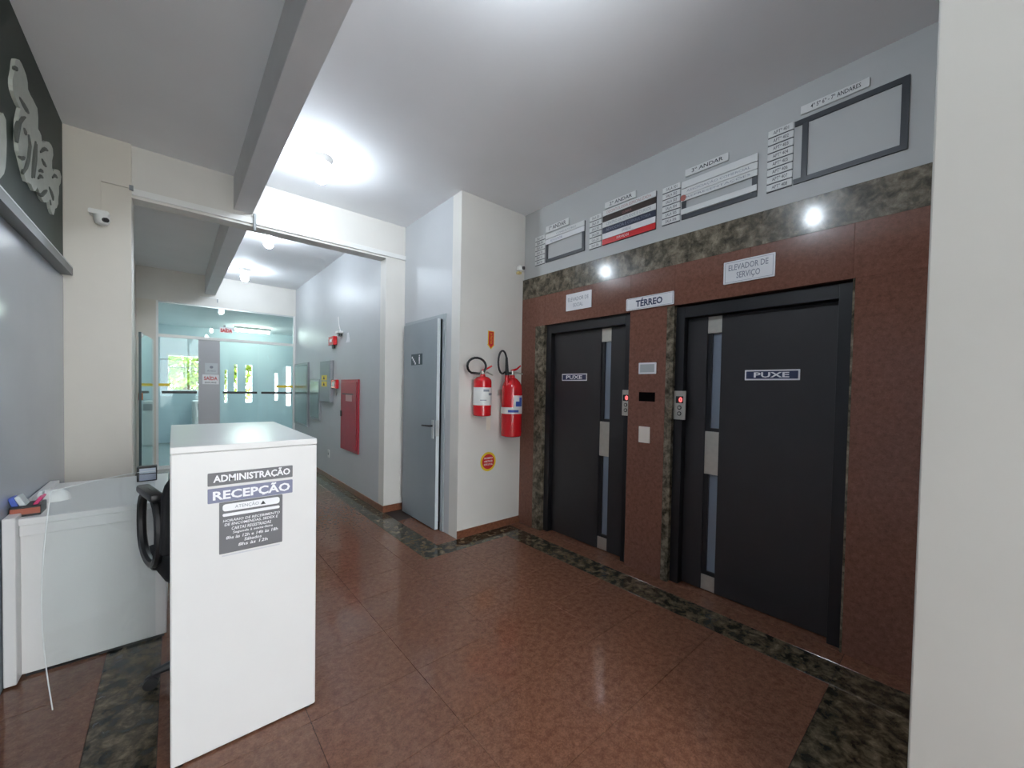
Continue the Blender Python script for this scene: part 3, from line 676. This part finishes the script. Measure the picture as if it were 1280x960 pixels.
v = MB().lathe([(0.02, 0), (0.024, 0.01), (0.02, 0.04)], (c[0], c[1], c[2]+0.395), 14).build('valve', M_steel, t, smooth=True)
MB().tube([(c[0]-0.01, c[1], c[2]+0.43), (c[0]+0.04, c[1]-0.01, c[2]+0.455), (c[0]+0.095, c[1]-0.02, c[2]+0.485)], [0.012, 0.009, 0.007], 8).build('handle', M_redp, t, smooth=True)
MB().tube([(c[0], c[1], c[2]+0.415), (c[0]+0.05, c[1]-0.01, c[2]+0.42), (c[0]+0.105, c[1]-0.02, c[2]+0.395)], [0.01, 0.008, 0.006], 8).build('lever', M_steel, t, smooth=True)
hc = Vector((2.185, YE-0.10, 1.665)); pts = [(c[0], c[1]-0.015, c[2]+0.42)]
for a in range(-15, 265, 20):
    pts.append((hc.x+0.095*math.cos(R(a)), hc.y-0.03+0.0002*a, hc.z+0.075*math.sin(R(a))))
pts.append((c[0]-0.045, c[1]-0.02, c[2]+0.405))
MB().tube(pts, 0.011, 10).build('hose', M_black, t, smooth=True)
B(2.235, 2.29, YE-0.03, YE, 1.50, 1.56).build('wall_bracket', M_steel, t)
t = thing('fire_extinguisher', (2.625, YE-0.12, 0.97), 'tall red fire extinguisher with blue and white label beside the granite', 'fire extinguisher', 'wall-mounted fire extinguishers')
c = (2.625, YE-0.118, 0.965)
MB().lathe([(0.09, 0), (0.103, 0.008), (0.106, 0.03), (0.106, 0.47), (0.10, 0.515), (0.082, 0.555), (0.055, 0.585), (0.03, 0.60), (0.026, 0.625)], c, 28).build('cylinder', M_redp, t, smooth=True)
MB().lathe([(0.1075, 0.235), (0.1075, 0.30)], c, 28).build('label', M_wp, t, smooth=True)
p = [(c[0]+0.1078*math.cos(R(q)), c[1]+0.1078*math.sin(R(q)), c[2]+0.30) for q in range(-120, -45, 8)]
k = len(p); MB().add(p+[(x, y, z+0.12) for x, y, z in p], [(i, i+1, i+k+1, i+k) for i in range(k-1)]).build('label', M_wp, t)
for q0, q1, z0, z1 in ((-108, -62, 0.31, 0.36), (-150, -90, 0.25, 0.275), (-85, -62, 0.36, 0.40)):
    p = [(c[0]+0.1086*math.cos(R(q0+(q1-q0)*i/6)), c[1]+0.1086*math.sin(R(q0+(q1-q0)*i/6)), c[2]+z0) for i in range(7)]
    MB().add(p+[(x, y, z+z1-z0) for x, y, z in p], [(i, i+1, i+8, i+7) for i in range(6)]).build('print', M_blue, t)
MB().lathe([(0.024, 0), (0.028, 0.012), (0.022, 0.05)], (c[0], c[1], c[2]+0.62), 14).build('valve', M_steel, t, smooth=True)
MB().tube([(c[0]-0.01, c[1], c[2]+0.665), (c[0]+0.05, c[1]-0.015, c[2]+0.69), (c[0]+0.095, c[1]-0.02, c[2]+0.725)], [0.014, 0.010, 0.007], 8).build('handle', M_redp, t, smooth=True)
MB().tube([(c[0], c[1], c[2]+0.65), (c[0]+0.06, c[1]-0.015, c[2]+0.65), (c[0]+0.125, c[1]-0.02, c[2]+0.64)], [0.012, 0.009, 0.006], 8).build('lever', M_steel, t, smooth=True)
pts = [(c[0]-0.015, c[1]-0.01, c[2]+0.645), (c[0]-0.05, c[1]-0.01, c[2]+0.645)]
hc = Vector((2.498, YE-0.115, 1.715))
for a in range(-60, 231, 20): pts.append((hc.x+0.055*math.cos(R(-a-120)), hc.y, hc.z+0.115*math.sin(R(-a-120))))
pts.append((c[0]-0.075, c[1]-0.01, c[2]+0.67))
MB().tube(pts, 0.010, 10).build('hose', M_black, t, smooth=True)
MB().tube([(c[0]-0.078, c[1]-0.012, c[2]+0.61), (c[0]-0.083, c[1]-0.012, c[2]+0.70), (c[0]-0.088, c[1]-0.012, c[2]+0.80)], [0.022, 0.017, 0.012], 10).build('horn', M_black, t, smooth=True)
MB().tube([(c[0]-0.08, c[1]-0.012, c[2]+0.45), (c[0]-0.078, c[1]-0.012, c[2]+0.62)], [0.024, 0.022], 10).build('horn_base', M_redp, t, smooth=True)
B(2.53, 2.72, YE-0.02, YE, 1.38, 1.44).build('wall_bracket', M_steel, t)
# arrow, round sign, blank plate
t = thing('arrow_sign', (2.435, YE, 1.94), 'small red downward arrow sign above the fire extinguishers', 'sign')
MB().prism([F(u, v, 0) for u, v in ((2.397,2.03),(2.473,2.03),(2.473,1.895),(2.484,1.895),(2.435,1.848),(2.386,1.895),(2.397,1.895))], (0,-0.002,0)).build('border', M_yel, t)
MB().prism([F(u, v, 0.002) for u, v in ((2.405,2.024),(2.465,2.024),(2.465,1.900),(2.470,1.900),(2.435,1.860),(2.400,1.900),(2.405,1.900))], (0,-0.002,0)).build('arrow', M_redink, t)
text(lambda u, v, n: F(2.435+v, 1.955-u, n), 'EXTINTOR', -0.055, 0.055, -0.012, 0.012, 0.005, M_yel, t)
t = thing('round_sign', (2.425, YE, 0.71), 'round red safety sign with yellow rim low on the white wall', 'sign')
fdisc(F, 2.425, 0.708, 0.098, 0, 0.002).build('rim', M_yel, t); fdisc(F, 2.425, 0.708, 0.076, 0.002, 0.004).build('face', M_redink, t)
for z, s in ((0.735, 'PROIBIDO'), (0.703, 'OBSTRUIR'), (0.671, 'ESTE LOCAL')): text(F, s, 2.370, 2.480, z, z+0.018, 0.0052, M_wink, t, bold=0.02)
t = thing('blank_plate', (2.42, YE, 1.1), 'small blank white plate on the wall between the extinguishers', 'plate')
fbox(F, 2.395, 2.445, 1.03, 1.16, 0, 0.003).build('plate', mat('ivory_plate', (0.80, 0.76, 0.66), 0.4), t)

# ---- sign on the grey door
an2 = an
def DF(u, v, n):  # u from the hinge side
    return hp(u, 0.038+n, v)
t = thing('door_pictogram', (XA, 3.9, 1.75), 'dark pictogram sign with stairs and figure on the grey door', 'sign')
rrect(DF, 0.20, 0.46, 1.69, 1.81, 0.0004, 0.003, 0.004).build('plate', mat('dark_teal_sign', (0.035, 0.06, 0.07), 0.4), t)
for i in range(4): MB().prism([DF(0.215+0.025*i, 1.785-0.022*(i+1), 0.003), DF(0.24+0.025*i, 1.785-0.022*(i+1), 0.003), DF(0.24+0.025*i, 1.785-0.022*i, 0.003), DF(0.215+0.025*i, 1.785-0.022*i, 0.003)], Vector(DF(0,0,0.001))-Vector(DF(0,0,0))).build('stair_mark', M_wink, t)
for u0, u1, v0, v1 in ((0.385, 0.41, 1.735, 1.775), (0.388, 0.397, 1.70, 1.735), (0.40, 0.409, 1.70, 1.735)):
    MB().prism([DF(u0, v0, 0.003), DF(u1, v0, 0.003), DF(u1, v1, 0.003), DF(u0, v1, 0.003)], Vector(DF(0,0,0.001))-Vector(DF(0,0,0))).build('figure_mark', M_wink, t)
fdisc(DF, 0.397, 1.788, 0.010, 0.003, 0.004, 14).build('figure_mark', M_wink, t)
text(DF, 'ESCADA', 0.27, 0.39, 1.655, 1.672, 0.001, M_grey_ink, t)

# ---- corridor wall things (face X-, u = distance toward the camera)
def CF(y0): return fr('X-', XC, y0, 0)
F = CF(0)
def cbox(y1, y0, z0, z1, n0, n1): return B(XC-n1, XC-n0, y0, y1, z0, z1)
t = thing('hydrant_cabinet', (XC, 5.5, 0.56), 'red fire hydrant cabinet set into the corridor wall', 'hydrant cabinet')
cbox(5.85, 5.15, 0.56, 1.535, 0, 0.02).build('frame', M_redbox, t, bevel=0.004)
d_ = cbox(5.81, 5.19, 0.60, 1.50, 0.02, 0.03).build('door', M_redbox, t, bevel=0.004)
cbox(5.60, 5.36, 1.24, 1.33, 0.03, 0.032).build('label_plate', mat('faded_pink_label', (0.55, 0.30, 0.30), 0.5), d_)
cbox(5.74, 5.30, 1.33, 1.345, 0.03, 0.034).build('vent_slot', M_black, d_); cbox(5.79, 5.765, 1.02, 1.10, 0.03, 0.045).build('latch', M_black, d_)
t = thing('fire_alarm', (XC, 6.2, 2.1), 'small red fire alarm siren high on the corridor wall', 'alarm')
cbox(6.33, 6.09, 2.045, 2.175, 0, 0.06).build('body', M_redp, t, bevel=0.008); cbox(6.25, 6.15, 2.00, 2.045, 0.01, 0.03).build('horn', M_black, t)
cbox(6.26, 6.16, 2.09, 2.13, 0.06, 0.062).build('label', M_wink, t)
t = thing('fire_call_point', (XC, 6.12, 1.47), 'red manual fire call point beside the hydrant cabinet', 'call point')
cbox(6.22, 6.0, 1.405, 1.535, 0, 0.045).build('body', M_redp, t, bevel=0.006); cbox(6.15, 6.07, 1.44, 1.50, 0.045, 0.048).build('glass', M_wp, t)
cbox(6.12, 6.10, 1.30, 1.405, 0.005, 0.012).build('hammer', M_steel, t)
t = thing('electrical_box', (XC, 6.53, 1.2), 'grey electrical box with two yellow warning labels', 'electrical box')
cbox(6.80, 6.26, 1.195, 1.825, 0, 0.05).build('case', M_gbox, t, bevel=0.006); cbox(6.76, 6.30, 1.235, 1.785, 0.05, 0.054).build('door', M_gbox, t, bevel=0.003)
for z in (1.525, 1.43):
    l_ = cbox(6.68, 6.40, z, z+0.08, 0.054, 0.056).build('warning_label', M_yel, t)
    MB().prism([CF(6.60)(0, z+0.015, 0.056), CF(6.60)(0.10, z+0.015, 0.056), CF(6.60)(0.05, z+0.068, 0.056)], (-0.001,0,0)).build('warning_mark', M_ink, l_)
t = thing('glazed_cabinet', (XC, 7.2, 0.86), 'smaller grey-green glossy cabinet on the corridor wall next to the labelled box', 'cabinet')
cbox(7.50, 6.89, 0.865, 1.55, 0, 0.03).build('frame', M_gbox, t, bevel=0.004); cbox(7.46, 6.93, 0.905, 1.51, 0.03, 0.034).build('pane', M_panelg, t)
t = thing('glazed_cabinet', (XC, 8.1, 0.7), 'larger grey-green glossy cabinet at the far end of the corridor wall', 'cabinet')
cbox(8.62, 7.64, 0.70, 1.85, 0, 0.03).build('frame', M_gbox, t, bevel=0.004); cbox(8.58, 7.68, 0.74, 1.81, 0.03, 0.034).build('pane', M_panelg, t)
t = thing('emergency_light', (XC, 5.9, 2.2), 'small white emergency light fitting above the red alarm', 'lamp')
cbox(5.95, 5.82, 2.19, 2.225, 0, 0.07).build('bracket', M_wp, t, bevel=0.004); cbox(5.92, 5.84, 2.155, 2.19, 0.01, 0.05).build('head', M_black, t)
MB().tube([(XC-0.006, 5.93, 2.22), (XC-0.006, 6.0, 2.32), (XC-0.006, 6.03, 2.45)], 0.006, 6).build('cable', M_wp, t)
t = thing('wall_sticker', (XC, 5.62, 2.11), 'white running-man exit sticker on the corridor wall', 'sticker')
MB().prism([CF(0)(-5.70, 2.05, 0), CF(0)(-5.56, 2.05, 0), CF(0)(-5.56, 2.10, 0), CF(0)(-5.60, 2.18, 0), CF(0)(-5.66, 2.18, 0), CF(0)(-5.66, 2.10, 0)], (-0.003,0,0)).build('figure', M_wink, t)
t = thing('power_outlet', (XC, 6.46, 0.39), 'white power outlet low on the corridor wall', 'outlet')
cbox(6.50, 6.42, 0.33, 0.45, 0, 0.008).build('plate', M_wp, t, bevel=0.003); cbox(6.48, 6.44, 0.37, 0.41, 0.008, 0.010).build('socket', M_gbox, t)

# ---- signs at the glass partition
F = fr('Y-', 0, YG-0.012, 0)
t = thing('exit_sign', (0.50, YG-0.012, 1.5), 'white SAÍDA sign with red letters on the grey panel', 'sign')
fbox(F, 0.385, 0.615, 1.43, 1.60, 0, 0.004).build('plate', M_wsign, t); text(F, 'SAÍDA', 0.405, 0.595, 1.50, 1.58, 0.005, M_redink, t, bold=0.02)
text(F, 'EMPURRE', 0.42, 0.58, 1.445, 1.472, 0.005, M_ink, t)
t = thing('paper_notice', (0.50, YG-0.012, 1.7), 'grey paper notice taped above the white SAÍDA sign', 'notice')
fbox(F, 0.42, 0.60, 1.615, 1.80, 0, 0.002).build('sheet', mat('grey_paper', (0.62, 0.65, 0.67), 0.6), t); fdisc(F, 0.51, 1.73, 0.025, 0.002, 0.0028, 16).build('print', M_grey_ink, t); text(F, 'AVISO', 0.45, 0.57, 1.65, 1.68, 0.003, M_grey_ink, t)
t = thing('exit_sign', (0.72, YG-0.03, 2.4), 'red and white SAÍDA sign fixed above the glass doors', 'sign')
F2 = fr('Y-', 0, YG-0.006, 0)
fbox(F2, 0.625, 0.82, 2.35, 2.45, 0, 0.012).build('plate', M_wsign, t); text(F2, 'SAÍDA', 0.635, 0.81, 2.36, 2.44, 0.0135, M_redink, t, bold=0.05)
B(0.68, 0.71, YG-0.018, YG-0.005, 2.45, 2.49).build('clip', M_gbox, t)
t = thing('tube_lamp', (1.5, 11.5, 2.82), 'lit fluorescent tube lamp on the vestibule ceiling', 'lamp')
B(1.1, 1.85, 11.45, 11.53, 2.76, 2.82).build('housing', M_wp, t); MB().tube([(1.12, 11.49, 2.73), (1.83, 11.49, 2.73)], 0.03, 10).build('tube', M_tube, t)
t = thing('white_stand_in', (0.42, 12.2, 0), 'white box standing in for a car-like white shape beyond the glass', 'cabinet')
B(0.34, 0.62, 12.0, 12.45, 0, 1.02).build('body', M_lam, t, bevel=0.03); B(0.44, 0.60, 11.985, 12.0, 0.80, 0.95).build('grille', M_gbox, t)  # cabinet form in place of a car-like white shape outdoors

# ---- tree outside
t = thing('leafy_tree', (0.3, 16.5, -0.125), 'sunlit yellow-green tree outside the vestibule window', 'tree')
MB().tube([(0.3, 16.5, -0.125), (0.35, 16.5, 0.8), (0.3, 16.5, 1.9)], [0.14, 0.11, 0.07], 10).build('trunk', M_bark, t, smooth=True)
rng = random.Random(3); mb = MB()
for i in range(4200):
    a, b_, r_ = rng.uniform(0, 6.283), rng.gauss(0, 1), rng.random()**0.4
    p = Vector((0.3+1.9*r_*math.cos(a), 16.5+1.1*r_*math.sin(a), 1.9+0.55*b_))
    q = Matrix.Rotation(rng.uniform(0, 6.28), 3, 'Z') @ Matrix.Rotation(rng.uniform(-1.2, 1.2), 3, 'X'); s = rng.uniform(0.07, 0.14)
    mb.add([p+q @ Vector(k) for k in ((-s*0.5, 0, 0), (0, -s, 0.01), (s*0.5, 0, 0), (0, s, 0.01))], [(0,1,2,3)])
fo = mb.build('foliage', M_leaf, t); fo['kind'] = 'stuff'

# ---- elevator wall signs and fittings (u = W-facing: u increases toward the camera)
F = fr('X-', W, 0, 0)
def E(y1, y0, z0, z1, n0=0, n1=0.004, r=0.004): return rrect(F, -y1, -y0, z0, z1, n0, n1, r)
def ET(s, y1, y0, z0, z1, n, m, p, **k): return text(F, s, -y1, -y0, z0, z1, n, m, p, **k)
t = thing('wall_sign', (W, 1.67, 2.16), 'wide white TÉRREO sign on the granite between the elevators', 'sign')
E(1.88, 1.47, 2.112, 2.21, 0, 0.008, 0.008).build('plate', M_wsign, t)
ET('TÉRREO', 1.79, 1.56, 2.132, 2.198, 0.0092, M_navy, t, bold=0.035)
for a, b, c_, d_ in ((1.872, 1.478, 2.118, 2.1195), (1.872, 1.478, 2.2025, 2.204), (1.4795, 1.478, 2.118, 2.204), (1.872, 1.8705, 2.118, 2.204)):
    fbox(F, -a, -b, c_, d_, 0.008, 0.0088).build('line', M_navy, t)
t = thing('wall_sign', (W, 0.97, 2.26), 'white ELEVADOR DE SERVIÇO sign above the right elevator', 'sign')
E(1.122, 0.818, 2.188, 2.337, 0, 0.006, 0.004).build('plate', M_wsign, t)
ET('ELEVADOR DE', 1.09, 0.855, 2.273, 2.312, 0.0072, M_grey_ink, t, bold=0.01); ET('SERVIÇO', 1.04, 0.90, 2.208, 2.258, 0.0072, M_grey_ink, t, bold=0.01)
for a, b, c_, d_ in ((1.112, 0.828, 2.197, 2.199), (1.112, 0.828, 2.326, 2.328), (0.830, 0.828, 2.197, 2.328), (1.112, 1.110, 2.197, 2.328)):
    fbox(F, -a, -b, c_, d_, 0.006, 0.0068).build('line', M_grey_ink, t)
t = thing('wall_sign', (W, 2.39, 2.28), 'small white ELEVADOR DE SOCIAL sign above the left elevator', 'sign')
E(2.545, 2.245, 2.20, 2.357, 0, 0.006, 0.004).build('plate', M_wsign, t)
ET('ELEVADOR DE', 2.52, 2.275, 2.285, 2.32, 0.0072, M_grey_ink, t); ET('SOCIAL', 2.455, 2.34, 2.23, 2.263, 0.0072, M_grey_ink, t)
xl = W+0.085; FD = fr('X-', xl, 0, 0)
for yc, lab in ((2.50, 'black PUXE sign on the left elevator door'), (0.845, 'black PUXE sign on the right elevator door')):
    t = thing('push_sign', (xl, yc, 1.57), lab, 'sign')
    rrect(FD, -yc-0.155, -yc+0.155, 1.54, 1.608, 0, 0.003, 0.003).build('border', M_wsign, t)
    rrect(FD, -yc-0.146, -yc+0.146, 1.549, 1.599, 0.003, 0.004, 0.003).build('face', M_navy, t)
    text(FD, 'PUXE', -yc-0.10, -yc+0.10, 1.557, 1.592, 0.0052, M_wink, t, bold=0.025)
t = thing('wall_plate', (W, 1.675, 1.63), 'small pale grey plate on the granite between elevators', 'plate')
E(1.752, 1.60, 1.59, 1.68, 0, 0.005, 0.006).build('plate', M_wsign, t); E(1.738, 1.614, 1.603, 1.667, 0.005, 0.006, 0.004).build('face', mat('pale_grey_face', (0.42, 0.45, 0.46), 0.4), t)
t = thing('painted_slot', (W, 1.675, 1.4), 'dark flat plate coloured as the shade of a slot in the granite between the elevators', 'slot')
fbox(F, -1.745, -1.605, 1.372, 1.445, 0.0005, 0.002).build('opening', mat('slot_shade_black', (0.003, 0.002, 0.002), 0.9, spec=0.05), t)  # shade inside the slot put into the colour of a flat plate
t = thing('switch_plate', (W, 1.69, 1.1), 'plain white blank switch plate on the granite between elevators', 'plate')
E(1.735, 1.64, 1.042, 1.17, 0, 0.008, 0.004).build('plate', mat('warm_white_plate', (0.80, 0.74, 0.66), 0.35), t)
M_disp = mat('red_display', (0.3, 0.02, 0.02), 0.3, emit=(1.0, 0.12, 0.12), estr=1.6)
xq = W+0.035; FQ = fr('X-', xq, 0, 0)
for y1, y0, lab in ((1.465, 1.375, 'steel call panel with red lit display beside the right elevator'), (1.918, 1.848, 'steel call panel half hidden at the edge of the left elevator')):
    t = thing('call_panel', (xq, (y1+y0)/2, 1.24), lab, 'call panel')
    rrect(FQ, -y1, -y0, 1.245, 1.46, 0, 0.01, 0.004).build('plate', M_steel, t)
    yc = (y1+y0)/2
    rrect(FQ, -yc-0.028, -yc+0.028, 1.368, 1.42, 0.01, 0.012, 0.002).build('display', M_black, t)
    text(FQ, '0', -yc-0.005, -yc+0.022, 1.375, 1.413, 0.013, M_disp, t, bold=0.05)
    for z in (1.335, 1.29):
        b_ = fdisc(FQ, -yc, z, 0.016, 0.01, 0.013, 18).build('button_ring', M_black, t); fdisc(FQ, -yc, z, 0.010, 0.013, 0.015, 16).build('button', M_steel, b_)

# ---- floor directories above the granite
XU = W+0.02; FU = fr('X-', XU, 0, 0)
M_fr = mat('graphite_frame', (0.045, 0.050, 0.058), 0.4)
M_plate = mat('pale_plate', (0.74, 0.75, 0.74), 0.4)
M_pinkp = mat('rose_print', (0.45, 0.22, 0.20), 0.45)
def U(y1, y0, z0, z1, n0=0, n1=0.006): return fbox(FU, -y1, -y0, z0, z1, n0, n1)
def UT(s, y1, y0, z0, z1, n, m, p, **k): return text(FU, s, -y1, -y0, z0, z1, n, m, p, **k)
def directory(y1, y0, z0, z1, ry1, ry0, n_rooms, rz1, title, ty1, ty0, tz0, tz1, rooms, label, left=True):
    t = thing('floor_directory', (XU, (y0+y1)/2, z0), label, 'directory', 'floor directories above the elevators')
    fw = 0.03
    U(y1, y0, z0, z0+fw, 0, 0.010).build('frame_bar', M_fr, t); U(y1, y0, z1-fw, z1, 0, 0.010).build('frame_bar', M_fr, t)
    if left: U(y1, y1-fw, z0+fw, z1-fw, 0, 0.010).build('frame_bar', M_fr, t)
    U(y0+fw, y0, z0+fw, z1-fw, 0, 0.010).build('frame_bar', M_fr, t)
    h_ = (rz1-z0)/n_rooms
    for i in range(n_rooms):
        a = z0+i*h_
        p = U(ry1, ry0, a+0.004, a+h_-0.003, 0, 0.010).build('room_plate', M_plate, t, bevel=0.002, seg=1)
        U(ry1, ry0, a-0.001, a+0.004, 0, 0.006).build('shadow_gap', M_fr, p)
        UT(rooms+str(n_rooms-i), ry1-0.03, ry0+0.025, a+0.013, a+h_-0.014, 0.0112, M_ink, p)
    p = U(ty1, ty0, tz0, tz1, 0, 0.014).build('title_plate', M_plate, t, bevel=0.002, seg=1)
    UT(title, ty1-0.05, ty0+0.035, tz0+0.014, tz1-0.012, 0.0152, M_ink, p, bold=0.01)
    return t
def strip(t, y1, y0, z0, z1, m, s=None, m2=None, span=None):
    p = U(y1, y0, z0, z1, 0.010, 0.016).build('name_strip', m, t, bevel=0.001, seg=1)
    if s:
        a, b = span or (y1-0.04, y0+0.04); UT(s, a, b, z0+0.25*(z1-z0), z1-0.25*(z1-z0), 0.0172, m2 or M_ink, p)
    return p
t = directory(2.852, 2.352, 2.735, 3.01, 3.005, 2.868, 6, 3.03, '1º ANDAR', 2.85, 2.545, 3.03, 3.095, 'SALA 10', 'leftmost floor directory frame with two name strips, marked 1º ANDAR')
strip(t, 2.852, 2.352, 2.965, 3.012, M_plate, 'CONSULTÓRIO', M_grey_ink, (2.70, 2.45)); strip(t, 2.852, 2.352, 2.912, 2.96, M_wsign, 'ADVOCACIA', M_bsign, (2.78, 2.62))
t = directory(2.148, 1.645, 2.725, 3.02, 2.296, 2.165, 6, 3.02, '2º ANDAR', 2.13, 1.825, 3.035, 3.09, 'SALA 20', 'second floor directory full of coloured name strips, red at bottom')
hh = 0.3/6
cols = [(M_redp, 'SERVIÇOS', M_wink), (M_wsign, 'CONTABILIDADE', M_grey_ink), (mat('navy_strip', (0.015, 0.02, 0.05), 0.4), 'ADVOCACIA E CONSULTORIA', M_grey_ink), (M_plate, 'CENTRO DE ESTUDOS E CURSOS', M_grey_ink), (mat('brown_black_strip', (0.035, 0.022, 0.018), 0.4), 'CLÍNICA', M_pinkp), (M_plate, 'ODONTOLOGIA ESPECIALIZADA', M_pinkp)]
for i, (m_, s, m2) in enumerate(cols):
    sp = {0: (2.0, 1.88), 1: (1.95, 1.86), 4: (1.95, 1.86)}.get(i)
    strip(t, 2.148, 1.645, 2.725+i*hh+0.001, 2.725+(i+1)*hh-0.002, m_, s, m2, sp)
t = directory(1.438, 0.94, 2.73, 3.0, 1.594, 1.452, 6, 3.02, '3º ANDAR', 1.418, 1.118, 3.035, 3.088, 'SALA 30', 'third floor directory with four pale name strips and an empty row')
for z0, z1, s in ((2.955, 3.005, None), (2.905, 2.950, 'ASSOCIAÇÃO COMERCIAL'), (2.862, 2.902, 'REPRESENTAÇÕES'), (2.765, 2.805, None)):
    strip(t, 1.44, 0.938, z0, z1, M_plate, s, M_grey_ink)
fdisc(FU, -1.425, 2.885, 0.022, 0.016, 0.0175, 14).build('red_logo', mat('dull_red_logo', (0.35, 0.10, 0.08), 0.5), t)
t = directory(0.742, 0.248, 2.728, 3.105, 0.885, 0.748, 8, 3.115, '4º 5º 6º - 7º ANDARES', 0.715, 0.405, 3.13, 3.18, 'APTº 40', 'rightmost empty floor directory frame with eight room plates, nearest the white wall', left=False)
U(0.705, 0.675, 2.755, 3.08, 0, 0.008).build('frame_bar', M_fr, t)
